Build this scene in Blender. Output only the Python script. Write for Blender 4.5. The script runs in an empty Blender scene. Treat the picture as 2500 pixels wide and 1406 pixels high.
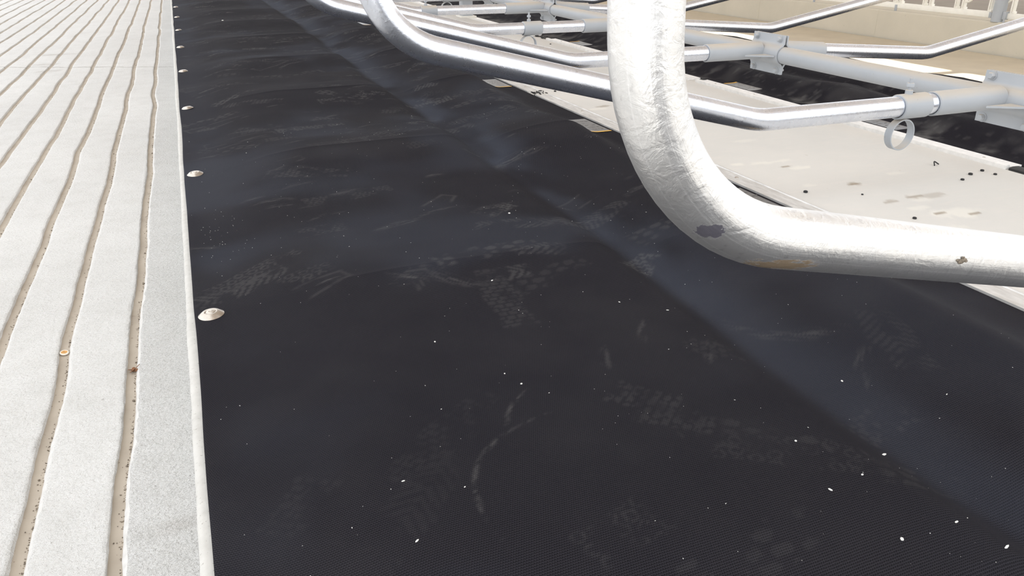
import bpy, bmesh, math, random
import numpy as np
from mathutils import Vector, Matrix

random.seed(7); RNG = np.random.default_rng(11)
S = bpy.context.scene
COL = S.collection
PI = math.pi

# ------------------------------------------------------------------ helpers
def link(o):
    COL.objects.link(o); return o

def tag(o, label=None, cat=None, group=None, kind=None):
    if label: o['label'] = label
    if cat: o['category'] = cat
    if group: o['group'] = group
    if kind: o['kind'] = kind
    return o

def empty(name, loc, label, cat, group=None, rot=(0, 0, 0)):
    o = bpy.data.objects.new(name, None); link(o)
    o.empty_display_size = .05
    o.location = loc; o.rotation_euler = rot
    return tag(o, label, cat, group)

def obj(name, bm, mats, parent=None, smooth=True):
    me = bpy.data.meshes.new(name)
    bmesh.ops.recalc_face_normals(bm, faces=bm.faces)
    bm.to_mesh(me); bm.free()
    if not isinstance(mats, (list, tuple)): mats = [mats]
    for m in mats: me.materials.append(m)
    if smooth:
        me.polygons.foreach_set('use_smooth', [True] * len(me.polygons))
        try: me.set_sharp_from_angle(angle=math.radians(38))
        except Exception: pass
    o = bpy.data.objects.new(name, me); link(o)
    if parent: o.parent = parent
    return o

def grid_obj(name, X, Y, Z, mats, parent=None, attrs=None, fmat=None, thick=None):
    """X,Y,Z arrays of shape (ny,nx) -> a quad sheet"""
    ny, nx = X.shape
    v = np.stack([X, Y, Z], -1).reshape(-1, 3)
    i = np.arange(ny * nx).reshape(ny, nx)
    q = np.stack([i[:-1, :-1], i[:-1, 1:], i[1:, 1:], i[1:, :-1]], -1).reshape(-1, 4)
    me = bpy.data.meshes.new(name)
    me.vertices.add(len(v)); me.vertices.foreach_set('co', v.astype(np.float32).ravel())
    me.loops.add(q.size); me.loops.foreach_set('vertex_index', q.astype(np.int32).ravel())
    me.polygons.add(len(q))
    me.polygons.foreach_set('loop_start', np.arange(0, q.size, 4, dtype=np.int32))
    me.update(calc_edges=True)
    me.polygons.foreach_set('use_smooth', [True] * len(q))
    if not isinstance(mats, (list, tuple)): mats = [mats]
    for m in mats: me.materials.append(m)
    if fmat is not None:
        me.polygons.foreach_set('material_index', fmat.astype(np.int32).ravel())
    for k, a in (attrs or {}).items():
        at = me.attributes.new(k, 'FLOAT', 'POINT')
        at.data.foreach_set('value', a.astype(np.float32).ravel())
    me.validate()
    o = bpy.data.objects.new(name, me); link(o)
    if parent: o.parent = parent
    if thick:
        md = o.modifiers.new('thickness', 'SOLIDIFY'); md.thickness = thick; md.offset = -1
    return o

def add_box(bm, c, s, rot=None, bevel=0):
    r = bmesh.ops.create_cube(bm, size=1)
    vs = r['verts']
    M = Matrix.Translation(c) @ (rot.to_4x4() if rot is not None else Matrix()) @ Matrix.Diagonal((s[0], s[1], s[2], 1))
    bmesh.ops.transform(bm, matrix=M, verts=vs)
    if bevel:
        es = list({e for v in vs for e in v.link_edges})
        bmesh.ops.bevel(bm, geom=es, offset=bevel, segments=2, affect='EDGES', profile=.5)

def fillet(pts, rads, seg=14):
    """polyline with rounded corners"""
    pts = [Vector(p) for p in pts]; out = [pts[0]]
    for i in range(1, len(pts) - 1):
        a, b, c = pts[i - 1], pts[i], pts[i + 1]
        u = (a - b).normalized(); w = (c - b).normalized()
        ang = u.angle(w)
        t = rads[i - 1] / math.tan(ang / 2)
        p, q = b + u * t, b + w * t
        cen = b + (u + w).normalized() * (rads[i - 1] / math.sin(ang / 2))
        vp, vq = p - cen, q - cen
        tot = vp.angle(vq); ax = vp.cross(vq).normalized()
        for k in range(seg + 1):
            out.append(cen + Matrix.Rotation(tot * k / seg, 3, ax) @ vp)
    out.append(pts[-1])
    return out

def densify(pts, step):
    out = [pts[0]]
    for a, b in zip(pts[:-1], pts[1:]):
        n = max(1, int((b - a).length / step))
        for k in range(1, n + 1): out.append(a.lerp(b, k / n))
    return out

def add_tube(bm, pts, r, n=32, ref=Vector((0, 1, 0)), cap=True, inner=None, uv=True):
    """swept round tube; ref is a fixed sideways direction; UV u = around, v = length in metres"""
    pts = [Vector(p) for p in pts]
    uvl = bm.loops.layers.uv.verify() if uv else None
    rings = []; L = 0; Ls = []
    for i, p in enumerate(pts):
        t = (pts[min(i + 1, len(pts) - 1)] - pts[max(i - 1, 0)]).normalized()
        a = (ref - t * ref.dot(t)).normalized(); b = t.cross(a)
        if i: L += (p - pts[i - 1]).length
        Ls.append(L)
        rings.append([bm.verts.new(p + (a * math.cos(2 * PI * k / n) + b * math.sin(2 * PI * k / n)) * r) for k in range(n)])
    for i in range(len(rings) - 1):
        for k in range(n):
            f = bm.faces.new((rings[i][k], rings[i][(k + 1) % n], rings[i + 1][(k + 1) % n], rings[i + 1][k]))
            if uvl:
                for l, (uu, vv) in zip(f.loops, ((k / n, Ls[i]), ((k + 1) / n, Ls[i]), ((k + 1) / n, Ls[i + 1]), (k / n, Ls[i + 1]))):
                    l[uvl].uv = (uu, vv)
    if cap:
        bm.faces.new(rings[0][::-1]); bm.faces.new(rings[-1])
    return rings

def add_sleeve(bm, p0, p1, ro, ri, n=32, bev=.002):
    """open pipe: outer + inner wall + rounded rims"""
    p0, p1 = Vector(p0), Vector(p1); t = (p1 - p0).normalized()
    ref = Vector((0, 0, 1)) if abs(t.z) < .8 else Vector((1, 0, 0))
    a = (ref - t * ref.dot(t)).normalized(); b = t.cross(a)
    prof = [(0, ri), (0, ro - bev), (bev, ro), ('e-', ro), ('e', ro - bev), ('e', ri)]
    Lh = (p1 - p0).length
    rings = []
    for s, r in prof:
        s = Lh - bev if s == 'e-' else Lh if s == 'e' else s
        rings.append([bm.verts.new(p0 + t * s + (a * math.cos(2 * PI * k / n) + b * math.sin(2 * PI * k / n)) * r) for k in range(n)])
    m = len(rings)
    for i in range(m):
        for k in range(n):
            bm.faces.new((rings[i][k], rings[i][(k + 1) % n], rings[(i + 1) % m][(k + 1) % n], rings[(i + 1) % m][k]))

def add_lathe(bm, prof, c, axis=Vector((0, 0, 1)), n=24):
    """prof: (radius, height) list from the axis outward to the axis"""
    c = Vector(c); axis = Vector(axis).normalized()
    ref = Vector((1, 0, 0)) if abs(axis.x) < .8 else Vector((0, 1, 0))
    a = (ref - axis * ref.dot(axis)).normalized(); b = axis.cross(a)
    prev = None
    for r, h in prof:
        if r < 1e-6: ring = [bm.verts.new(c + axis * h)]
        else: ring = [bm.verts.new(c + axis * h + (a * math.cos(2 * PI * k / n) + b * math.sin(2 * PI * k / n)) * r) for k in range(n)]
        if prev:
            for k in range(n):
                p = [prev[k % len(prev)], prev[(k + 1) % len(prev)], ring[(k + 1) % len(ring)], ring[k % len(ring)]]
                q = []
                for v in p:
                    if v not in q: q.append(v)
                if len(q) > 2: bm.faces.new(q)
        prev = ring

def add_hex_bolt(bm, c, axis, r=.011, h=.008, shank=.006, below=.01):
    c = Vector(c); axis = Vector(axis)
    add_lathe(bm, [(0, h), (r * .8, h), (r, h * .8), (r, 0), (0, 0)], c, axis, 6)
    add_lathe(bm, [(0, 0), (r * 1.35, 0), (r * 1.35, -.0022), (0, -.0022)], c, axis, 20)
    add_lathe(bm, [(0, 0), (shank, 0), (shank, -below), (0, -below)], c, axis, 12)

def add_prism_y(bm, poly, y0, y1, closed=True):
    """extrude an (x,z) polygon along y"""
    A = [bm.verts.new((x, y0, z)) for x, z in poly]; B = [bm.verts.new((x, y1, z)) for x, z in poly]
    n = len(poly)
    for i in range(n if closed else n - 1):
        bm.faces.new((A[i], A[(i + 1) % n], B[(i + 1) % n], B[i]))
    if closed:
        bm.faces.new(A); bm.faces.new(B[::-1])

# value noise on arrays
def vnoise(x, y, seed=0):
    xi = np.floor(x).astype(np.int64); yi = np.floor(y).astype(np.int64)
    fx = x - xi; fy = y - yi
    fx = fx * fx * (3 - 2 * fx); fy = fy * fy * (3 - 2 * fy)
    def h(a, b):
        n = (a * 374761393 + b * 668265263 + seed * 974634777) & 0x7fffffff
        n = ((n ^ (n >> 13)) * 1274126177) & 0x7fffffff
        return ((n ^ (n >> 16)) & 0xffff) / 65535.0
    return (h(xi, yi) * (1 - fx) + h(xi + 1, yi) * fx) * (1 - fy) + (h(xi, yi + 1) * (1 - fx) + h(xi + 1, yi + 1) * fx) * fy

def fbm(x, y, seed=0, oct=4):
    s = 0; a = .5; t = 0
    for k in range(oct):
        s = s + a * vnoise(x * 2 ** k, y * 2 ** k, seed + k * 17); t += a; a *= .5
    return s / t

def sstep(a, b, x):
    t = np.clip((x - a) / (b - a), 0, 1); return t * t * (3 - 2 * t)

# ------------------------------------------------------------------ materials
class NT:
    def __init__(s, name):
        s.m = bpy.data.materials.new(name); s.m.use_nodes = True
        s.t = s.m.node_tree; s.b = s.t.nodes['Principled BSDF']
    def n(s, typ, **kw):
        nd = s.t.nodes.new(typ)
        for k, v in kw.items():
            if k.startswith('i_'):
                key = k[2:]; key = int(key) if key.isdigit() else key.replace('_', ' ')
                if isinstance(v, bpy.types.NodeSocket): s.t.links.new(v, nd.inputs[key])
                else: nd.inputs[key].default_value = v
            else: setattr(nd, k, v)
        return nd
    def set(s, **kw):
        for k, v in kw.items():
            k = k.replace('_', ' ')
            if isinstance(v, bpy.types.NodeSocket): s.t.links.new(v, s.b.inputs[k])
            else: s.b.inputs[k].default_value = v
    def pos(s): return s.n('ShaderNodeNewGeometry').outputs['Position']
    def attr(s, nm): return s.n('ShaderNodeAttribute', attribute_name=nm).outputs['Fac']
    def noise(s, scale, detail=4, rough=.55, vec=None, dist=0):
        nd = s.n('ShaderNodeTexNoise', i_Scale=scale, i_Detail=detail, i_Roughness=rough, i_Distortion=dist)
        s.t.links.new(vec or s.pos(), nd.inputs['Vector']); return nd.outputs['Fac']
    def scalev(s, v, sc):
        return s.n('ShaderNodeVectorMath', operation='MULTIPLY', i_0=v, i_1=sc).outputs[0]
    def ramp(s, f, stops):
        nd = s.n('ShaderNodeValToRGB', i_Fac=f); e = nd.color_ramp.elements
        while len(e) < len(stops): e.new(.5)
        for x, (p, c) in zip(e, stops):
            x.position = p; x.color = (c, c, c, 1) if isinstance(c, (int, float)) else (*c, 1)
        return nd.outputs['Color']
    def math(s, op, a, b=0.0, c=None):
        nd = s.n('ShaderNodeMath', operation=op)
        for i, v in enumerate((a, b) if c is None else (a, b, c)):
            if isinstance(v, bpy.types.NodeSocket): s.t.links.new(v, nd.inputs[i])
            else: nd.inputs[i].default_value = v
        return nd.outputs[0]
    def mix(s, f, a, b):
        nd = s.n('ShaderNodeMix', data_type='RGBA')
        for sock, v in ((nd.inputs[0], f), (nd.inputs[6], a), (nd.inputs[7], b)):
            if isinstance(v, bpy.types.NodeSocket): s.t.links.new(v, sock)
            elif sock == nd.inputs[0]: sock.default_value = v
            else: sock.default_value = (*v, 1)
        return nd.outputs[2]
    def bump(s, h, strength=.3, dist=.002, normal=None):
        nd = s.n('ShaderNodeBump', i_Height=h, i_Strength=strength, i_Distance=dist)
        if normal: s.t.links.new(normal, nd.inputs['Normal'])
        return nd.outputs['Normal']

def mat_alley():
    t = NT('rough_cast_concrete'); p = t.pos()
    x = t.n('ShaderNodeSeparateXYZ', i_0=p).outputs[0]
    rough = t.math('MULTIPLY', t.n('ShaderNodeMapRange', i_0=x, i_1=-.262, i_2=-.248).outputs[0], 1.0)
    big = t.noise(1.3, 3); mid = t.noise(14, 4)
    fine = t.noise(110, 3, .7); grit = t.noise(230, 3, .7)
    broom = t.noise(1, 3, .6, t.scalev(t.n('ShaderNodeVectorRotate', rotation_type='Z_AXIS', i_Vector=p, i_Angle=-.35).outputs[0], (38, 170, 1)))
    col = t.mix(t.ramp(big, [(.3, 0), (.7, 1)]), (.655, .65, .635), (.725, .72, .705))
    col = t.mix(t.math('MULTIPLY', t.ramp(mid, [(.45, 0), (.75, 1)]), .3), col, (.52, .51, .48))
    pit = t.ramp(grit, [(.30, 1), (.42, 0)])
    col = t.mix(t.math('MULTIPLY', pit, t.math('ADD', t.math('MULTIPLY', rough, .2), .25)), col, (.30, .29, .27))
    spot = t.ramp(t.noise(55, 2), [(.74, 0), (.78, 1)])
    col = t.mix(t.math('MULTIPLY', spot, .55), col, (.25, .23, .2))
    st = t.attr('stain')
    col = t.mix(st, col, (.22, .17, .12))
    sy = t.n('ShaderNodeSeparateXYZ', i_0=p)                        # hairline joint across the alley
    yy = t.math('ADD', sy.outputs[1], t.math('MULTIPLY', sy.outputs[0], .38))
    yy = t.math('ADD', yy, t.math('MULTIPLY', t.noise(9, 3), .10))
    ln = t.math('MULTIPLY', t.math('LESS_THAN', t.math('ABSOLUTE', t.math('SUBTRACT', yy, 6.86)), .011), t.ramp(t.noise(4, 2), [(.35, 0), (.5, 1)]))
    col = t.mix(t.math('MULTIPLY', ln, .6), col, (.25, .23, .2))
    t.set(Base_Color=col, Roughness=.9)
    h = t.math('ADD', t.math('ADD', t.math('MULTIPLY', fine, .9), t.math('MULTIPLY', grit, .5)), t.math('MULTIPLY', broom, 1.0))
    h = t.math('MULTIPLY', h, t.math('ADD', .85, t.math('MULTIPLY', rough, .8)))
    t.set(Normal=t.bump(h, .9, .006)); return t.m

def mat_silt():
    t = NT('groove_silt')
    col = t.mix(t.ramp(t.noise(9, 4), [(.35, 0), (.7, 1)]), (.47, .41, .335), (.39, .335, .27))
    col = t.mix(t.ramp(t.noise(70, 3), [(.68, 0), (.75, 1)]), col, (.2, .15, .11))
    t.set(Base_Color=col, Roughness=.8, Normal=t.bump(t.noise(200, 3), .3, .001)); return t.m

def mat_bed():
    t = NT('smooth_bed_concrete'); p = t.pos()
    col = t.mix(t.ramp(t.noise(2.2, 4), [(.3, 0), (.7, 1)]), (.715, .69, .645), (.66, .642, .605))
    col = t.mix(t.math('MULTIPLY', t.ramp(t.noise(1, 4, .6, t.scalev(p, (9, 40, 9))), [(.52, 0), (.72, 1)]), .35), col, (.75, .70, .65))
    col = t.mix(t.ramp(t.noise(26, 3), [(.72, 0), (.8, .35)]), col, (.33, .27, .2))
    col = t.mix(t.attr('lime'), col, (.80, .77, .70))
    col = t.mix(t.attr('mud'), col, (.24, .17, .095))
    t.set(Base_Color=col, Roughness=.78, Normal=t.bump(t.noise(60, 5), .25, .002)); return t.m

def mat_curb():
    t = NT('curb_concrete')
    col = t.mix(t.ramp(t.noise(40, 4), [(.35, 0), (.7, 1)]), (.62, .61, .58), (.55, .54, .51))
    col = t.mix(t.ramp(t.noise(180, 2), [(.66, 0), (.72, .7)]), col, (.28, .26, .23))
    col = t.mix(t.ramp(t.noise(11, 2), [(.7, 0), (.78, .6)]), col, (.40, .33, .24))
    t.set(Base_Color=col, Roughness=.85, Normal=t.bump(t.noise(220, 4), .35, .0015)); return t.m

def mat_beige(name, a, b, s=3.):
    t = NT(name)
    col = t.mix(t.ramp(t.noise(s, 5), [(.3, 0), (.7, 1)]), a, b)
    col = t.mix(t.ramp(t.noise(38, 3), [(.70, 0), (.76, .5)]), col, tuple(c * .6 for c in a))
    t.set(Base_Color=col, Roughness=.85, Normal=t.bump(t.noise(50, 5), .3, .003)); return t.m

def mat_mat():
    t = NT('black_rubber_cover'); p = t.pos()
    d = t.attr('dust')
    v = t.n('ShaderNodeTexVoronoi', feature='DISTANCE_TO_EDGE', voronoi_dimensions='2D', i_Scale=1.0, i_Randomness=.12)
    q = t.n('ShaderNodeVectorMath', operation='MULTIPLY', i_0=p, i_1=(275, 235, 1)).outputs[0]
    # shear alternate rows into a honeycomb
    sx = t.n('ShaderNodeSeparateXYZ', i_0=q)
    row = t.math('FLOOR', sx.outputs[1], 0)
    off = t.math('MULTIPLY', t.math('MODULO', row, 2.0), .5)
    cx = t.n('ShaderNodeCombineXYZ', i_0=t.math('ADD', sx.outputs[0], off), i_1=sx.outputs[1]).outputs[0]
    t.t.links.new(cx, v.inputs['Vector'])
    hexh = t.ramp(v.outputs['Distance'], [(.06, 1), (.34, 0)])
    base = t.mix(t.ramp(t.noise(2.0, 4), [(.35, 0), (.7, 1)]), (.0026, .0023, .0036), (.0046, .0042, .0062))
    base = t.mix(t.math('MULTIPLY', hexh, .8), base, (.030, .028, .0355))
    dust = t.math('MULTIPLY', d, t.math('ADD', .55, t.math('MULTIPLY', hexh, .8)))
    base = t.mix(t.math('MULTIPLY', t.attr('sky_sheen'), t.math('ADD', .7, t.math('MULTIPLY', hexh, .5))), base, (.046, .052, .070))  # bluish sky reflection painted into the rubber colour
    col = t.mix(dust, base, (.19, .185, .18))
    t.set(Base_Color=col, Roughness=t.math('SUBTRACT', .86, t.math('MULTIPLY', d, .15)), Specular_IOR_Level=.09,
          Normal=t.bump(hexh, .6, .0011)); return t.m

def mat_galv(name, near=False):
    t = NT(name); p = t.pos()
    uv = t.n('ShaderNodeTexCoord').outputs['UV']
    spang = t.noise(24, 3, .6, p); streak = t.noise(1, 4, .65, t.scalev(uv, (26, 5, 1)))
    run = t.noise(1, 4, .6, t.scalev(uv, (9, 55, 1)), 1.2)
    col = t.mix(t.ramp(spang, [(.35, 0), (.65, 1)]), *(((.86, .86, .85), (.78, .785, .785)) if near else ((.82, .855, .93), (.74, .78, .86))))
    col = t.mix(t.math('MULTIPLY', t.ramp(t.noise(90, 3), [(.62, 0), (.7, 1)]), .35), col, (.5, .5, .5))
    h = t.math('ADD', t.math('MULTIPLY', streak, .5), t.math('MULTIPLY', run, .8 if near else .35))
    h = t.math('ADD', h, t.math('MULTIPLY', t.ramp(t.noise(140, 3, .6), [(.5, 0), (.75, 1)]), .12 if near else .5))
    if near:
        # weld seam drawn along the tube and a rubbed mud smear under the bend
        u = t.n('ShaderNodeSeparateXYZ', i_0=uv).outputs[0]
        for u0 in (.335, .43):
            seam = t.math('LESS_THAN', t.math('ABSOLUTE', t.math('SUBTRACT', u, u0)), .0035)
            h = t.math('ADD', h, t.math('MULTIPLY', seam, .8))
            col = t.mix(t.math('MULTIPLY', seam, .5), col, (.95, .95, .95))
        def blob(c, r, sc, lo, hi):
            dd = t.n('ShaderNodeVectorMath', operation='SUBTRACT', i_0=p, i_1=c).outputs[0]
            dd = t.n('ShaderNodeVectorMath', operation='DIVIDE', i_0=dd, i_1=r).outputs[0]
            l = t.n('ShaderNodeVectorMath', operation='LENGTH', i_0=dd).outputs['Value']
            nz = t.noise(1, 5, .65, t.scalev(p, sc))
            return t.ramp(t.math('ADD', l, t.math('MULTIPLY', t.math('SUBTRACT', nz, .5), 1.5)), [(lo, 1), (hi, 0)])
        b1 = blob((.475, .552, .478), (.085, .024, .016), (50, 300, 300), .80, .92)
        b2 = blob((.418, .548, .530), (.018, .02, .012), (160, 160, 160), .82, .90)
        col = t.mix(t.math('MULTIPLY', b1, .9), col, (.21, .14, .07))
        col = t.mix(t.math('MULTIPLY', b2, .9), col, (.035, .03, .055))
        met = t.math('SUBTRACT', 1.0, t.math('MULTIPLY', t.math('MAXIMUM', b1, b2), .85))
        t.set(Metallic=t.math('MULTIPLY', met, .88))
    else:
        t.set(Metallic=.93)
    rgh = t.math('ADD',  .33 if near else .20, t.math('MULTIPLY', spang, .16))
    t.set(Base_Color=col, Roughness=rgh, Normal=t.bump(h, .42 if near else .2, .0022 if near else .0012)); return t.m

def mat_paint():
    t = NT('grey_paint'); g = t.n('ShaderNodeNewGeometry')
    nz = t.n('ShaderNodeSeparateXYZ', i_0=g.outputs['Normal']).outputs[2]
    col = t.mix(t.ramp(t.noise(6, 4), [(.3, 0), (.7, 1)]), (.40, .425, .455), (.44, .462, .49))
    dst = t.math('MULTIPLY', t.ramp(nz, [(.35, 0), (.85, 1)]), t.ramp(t.noise(4, 4), [(.25, .45), (.65, .95)]))
    col = t.mix(dst, col, (.56, .50, .42))
    col = t.mix(t.ramp(t.noise(60, 3), [(.70, 0), (.76, .6)]), col, (.34, .33, .32))
    t.set(Base_Color=col, Roughness=.5, Specular_IOR_Level=.4, Normal=t.bump(t.noise(120, 3), .12, .001)); return t.m

def mat_alu():
    t = NT('dusty_aluminium'); p = t.pos()
    col = t.mix(t.ramp(t.noise(1, 4, .6, t.scalev(p, (60, 14, 60))), [(.35, 0), (.68, 1)]), (.80, .79, .77), (.58, .565, .54))
    t.set(Base_Color=col, Roughness=.42, Metallic=.35, Normal=t.bump(t.noise(90, 3), .15, .001)); return t.m

def mat_plain(name, c, rough=.6, metal=0., var=.12, s=20):
    t = NT(name)
    col = t.mix(t.ramp(t.noise(s, 4), [(.3, 0), (.7, 1)]), tuple(x * (1 - var) for x in c), tuple(min(1, x * (1 + var)) for x in c))
    t.set(Base_Color=col, Roughness=rough, Metallic=metal); return t.m

M_ALLEY, M_SILT, M_BED, M_CURB = mat_alley(), mat_silt(), mat_bed(), mat_curb()
M_ALLEY2 = mat_beige('beige_alley_concrete', (.63, .555, .43), (.565, .495, .385), 4)
M_WALL = mat_beige('feed_wall_concrete', (.655, .60, .495), (.59, .545, .45), 2.5)
M_TABLE = mat_beige('feed_table_concrete', (.33, .29, .235), (.28, .245, .2), 3)
M_YARD = mat_beige('yard_concrete', (.42, .40, .37), (.36, .345, .32), .6)
M_MAT = mat_mat()
M_GALV, M_GALVN = mat_galv('galvanised_steel'), mat_galv('galvanised_steel_runs', True)
M_PAINT, M_ALU = mat_paint(), mat_alu()
M_LIT_ARRIS = mat_plain('smooth_lit_arris', (.66, .65, .63), .85, 0, .08, 60)  # smooth trowelled groove edges, light on their right bevel put into the colour
M_ZINC = mat_plain('bright_zinc', (.56, .515, .46), .28, 1., .1, 90)
M_CREAM = mat_plain('cream_white_paint', (.90, .875, .80), .5, 0, .04, 12)
M_BLACK = mat_plain('black_rubber', (.02, .02, .021), .6)
M_YELLOW = mat_plain('yellow_print', (.80, .46, .07), .55, 0, .1, 60)
M_PRINT = mat_plain('worn_grey_print', (.13, .125, .12), .3, 0, .45, 160)
M_ALUW = mat_plain('white_coated_aluminium', (.88, .87, .85), .45, .1, .08, 30)
M_PALE = mat_plain('pale_print', (.21, .20, .19), .5, 0, .2, 120)
M_LINT = mat_plain('white_lint', (.85, .84, .80), .8)
M_GRIT = mat_plain('dark_grit', (.20, .165, .125), .85, 0, .6, 300)
M_LEAF = mat_plain('brown_dry_leaf', (.22, .10, .045), .7, 0, .4, 200)
M_AMBER = mat_plain('amber_resin', (.62, .30, .06), .35, 0, .3, 120)
M_RIM = mat_plain('pale_rim', (.85, .80, .70), .5)
M_ROOF = mat_plain('pale_roof_sheet', (.76, .69, .645), .7, 0, .03, 1)

# ------------------------------------------------------------------ camera (16:9 phone frame)
F_PX, VX, VY, CAM_H = 1900., 842., 866., .78
pitch = math.atan2(VY, F_PX); yaw = math.atan2(VX, math.hypot(F_PX, VY))
fh = Vector((math.sin(yaw), math.cos(yaw), 0)); rt = Vector((math.cos(yaw), -math.sin(yaw), 0)); up = Vector((0, 0, 1))
fw = fh * math.cos(pitch) - up * math.sin(pitch); cu = fh * math.sin(pitch) + up * math.cos(pitch)
cd = bpy.data.cameras.new('camera'); cam = bpy.data.objects.new('camera', cd); link(cam)
cam.matrix_world = Matrix.Translation((0, 0, CAM_H)) @ Matrix((rt, cu, -fw)).transposed().to_4x4()
cd.sensor_width = 36; cd.lens = F_PX / 2500 * 36; cd.clip_start = .02; cd.clip_end = 200
S.camera = cam

# ------------------------------------------------------------------ light: white sky at the open sides, unseen roof ahead shaped to block the sun, slots placing its patches
w = bpy.data.worlds.new('white_sky'); S.world = w; w.use_nodes = True
nt = w.node_tree; bg = nt.nodes['Background']
tc = nt.nodes.new('ShaderNodeTexCoord'); nz = nt.nodes.new('ShaderNodeTexNoise'); nz.inputs['Scale'].default_value = 2.2; nz.inputs['Detail'].default_value = 5
rp = nt.nodes.new('ShaderNodeValToRGB'); rp.color_ramp.elements[0].color = (.86, .91, 1, 1); rp.color_ramp.elements[1].color = (1, .99, .97, 1)
rp.color_ramp.elements[0].position = .35; rp.color_ramp.elements[1].position = .6
nt.links.new(tc.outputs['Generated'], nz.inputs['Vector']); nt.links.new(nz.outputs['Fac'], rp.inputs['Fac']); nt.links.new(rp.outputs['Color'], bg.inputs['Color'])
bg.inputs['Strength'].default_value = 1.9
sl = bpy.data.lights.new('sun', 'SUN'); sl.energy = 7; sl.angle = math.radians(.3); sl.color = (1, .96, .9)
so = bpy.data.objects.new('sun', sl); link(so)
SUN = Vector((-.5, 0, -.866)).normalized()
so.rotation_euler = SUN.to_track_quat('-Z', 'Y').to_euler(); so.location = (9, 3, 9)

# roof: an unseen sheet shaped to block the sun, rounded slots placing its patches
UNSEEN_ROOF_Z, Z_AL2 = 6.0, -.31
dx = (UNSEEN_ROOF_Z - Z_AL2) * .5 / .866
def rrect(x0, y0, x1, y1, r, n=5):
    out = []
    for cx, cy, a in ((x1 - r, y1 - r, 0), (x0 + r, y1 - r, 90), (x0 + r, y0 + r, 180), (x1 - r, y0 + r, 270)):
        for k in range(n + 1):
            t = math.radians(a + 90 * k / n); out.append((cx + r * math.cos(t), cy + r * math.sin(t)))
    return out
slots = [(5.78 + dx, 5.00, 6.20 + dx, 8.75), (5.78 + dx, 3.3, 6.20 + dx, 4.89)]
bm = bmesh.new()
def roof_piece(poly):
    A = [bm.verts.new((x, y, UNSEEN_ROOF_Z)) for x, y in poly]; B = [bm.verts.new((x, y, UNSEEN_ROOF_Z + .05)) for x, y in poly]
    bm.faces.new(A[::-1]); bm.faces.new(B)
    for k in range(len(A)): bm.faces.new((A[k], A[(k + 1) % len(A)], B[(k + 1) % len(A)], B[k]))
RX0, RX1, RY0, RY1 = -.6, 15., -.6, 26.
(ax0, ay0, ax1, ay1), (bx0, by0, bx1, by1) = slots
mid = (ax0 + ax1) / 2
roof_piece([(RX0, RY0), (bx0 - .3, RY0), (bx0 - .3, RY1), (RX0, RY1)])
roof_piece([(ax1 + .3, RY0), (RX1, RY0), (RX1, RY1), (ax1 + .3, RY1)])
ym_ = (by1 + ay0) / 2
def frame(slot, ylo, yhi):                                          # sheet around one rounded slot, in two halves
    x0, x1 = bx0 - .3, ax1 + .3
    R = rrect(*slot, .07); n = len(R) // 4
    ne, nw, sw, se = R[:n], R[n:2 * n], R[2 * n:3 * n], R[3 * n:]
    mx = (slot[0] + slot[2]) / 2
    roof_piece([(mx, yhi), (x0, yhi), (x0, ylo), (mx, ylo), (mx, slot[1])] + sw[::-1] + nw[::-1] + [(mx, slot[3])])
    roof_piece([(mx, ylo), (x1, ylo), (x1, yhi), (mx, yhi), (mx, slot[3])] + ne[::-1] + se[::-1] + [(mx, slot[1])])
frame(slots[1], RY0, ym_); frame(slots[0], ym_, RY1)
tag(obj('ceiling', bm, M_ROOF, smooth=False), kind='structure')

# ------------------------------------------------------------------ grooved alley floor
Z_AL = -.18
ys = [-7., -5, -3.5, -2.2, -1.2, -.5, 0., .2]
while ys[-1] < 19: ys.append(ys[-1] + .012 * max(1., ys[-1] / 1.6) ** 1.25)
ys = np.array(ys); ny = len(ys)
pitch_g, gw, gd = .1565, .0235, .009
cols, zoff, mflag = [], [], []       # per column: x array, z array ; flag between columns
def wob(seed, amp):                  # hand-cut wander of a groove along its length
    return amp * ((fbm(ys * 1.9, ys * 0 + seed, seed, 3) - .5) * 2)
cols.append(np.full(ny, .02)); zoff.append(np.zeros(ny)); mflag.append(0)
cols.append(np.full(ny, -.14)); zoff.append(np.zeros(ny)); mflag.append(0)
NG = 25
for g in range(NG):
    xc = -.243 - g * pitch_g + wob(g * 3 + 1, .013) + wob(70 + g, .004)
    j = lambda s, a: a * (vnoise(ys * 60, ys * 0 + s, s) - .5)
    for off, z, mf, jit in ((gw / 2 + .013, 0, 0, .003), (gw / 2 + .0072, -.0006, 2, .005), (gw / 2 + .0035, -.0040, 2, .003), (gw / 2 - .0005, -gd, 1, .002),
                            (0, -gd - .0008, 1, 0), (-gw / 2 + .0005, -gd, 0, .002), (-gw / 2 - .0003, -.0012, 0, .003), (-gw / 2 - .0018, 0, 0, .004), (-gw / 2 - .010, 0, 0, .003)):
        cols.append(xc + off + j(int(g * 20 + off * 5000 + 300), jit)); zoff.append(np.full(ny, z)); mflag.append(mf)
    cols.append(xc - pitch_g / 2); zoff.append(np.zeros(ny)); mflag.append(0)
X = np.stack(cols, 1); Z = np.stack(zoff, 1) + Z_AL; Yg = np.repeat(ys[:, None], X.shape[1], 1)
Z = Z + (fbm(X * 6, Yg * 6, 5, 3) - .5) * .003
fm = np.zeros((ny - 1, X.shape[1] - 1)); fm[:] = np.array(mflag[:-1])[None, :]
stain = np.zeros_like(X)
def smear(x, y, rx, ry, a):
    global stain
    d = np.sqrt(((X - x) / rx) ** 2 + ((Yg - y) / ry) ** 2)
    stain = np.maximum(stain, a * np.clip(1.3 - d - .9 * (fbm(X * 25, Yg * 25, 9, 3) - .3), 0, 1))
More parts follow.
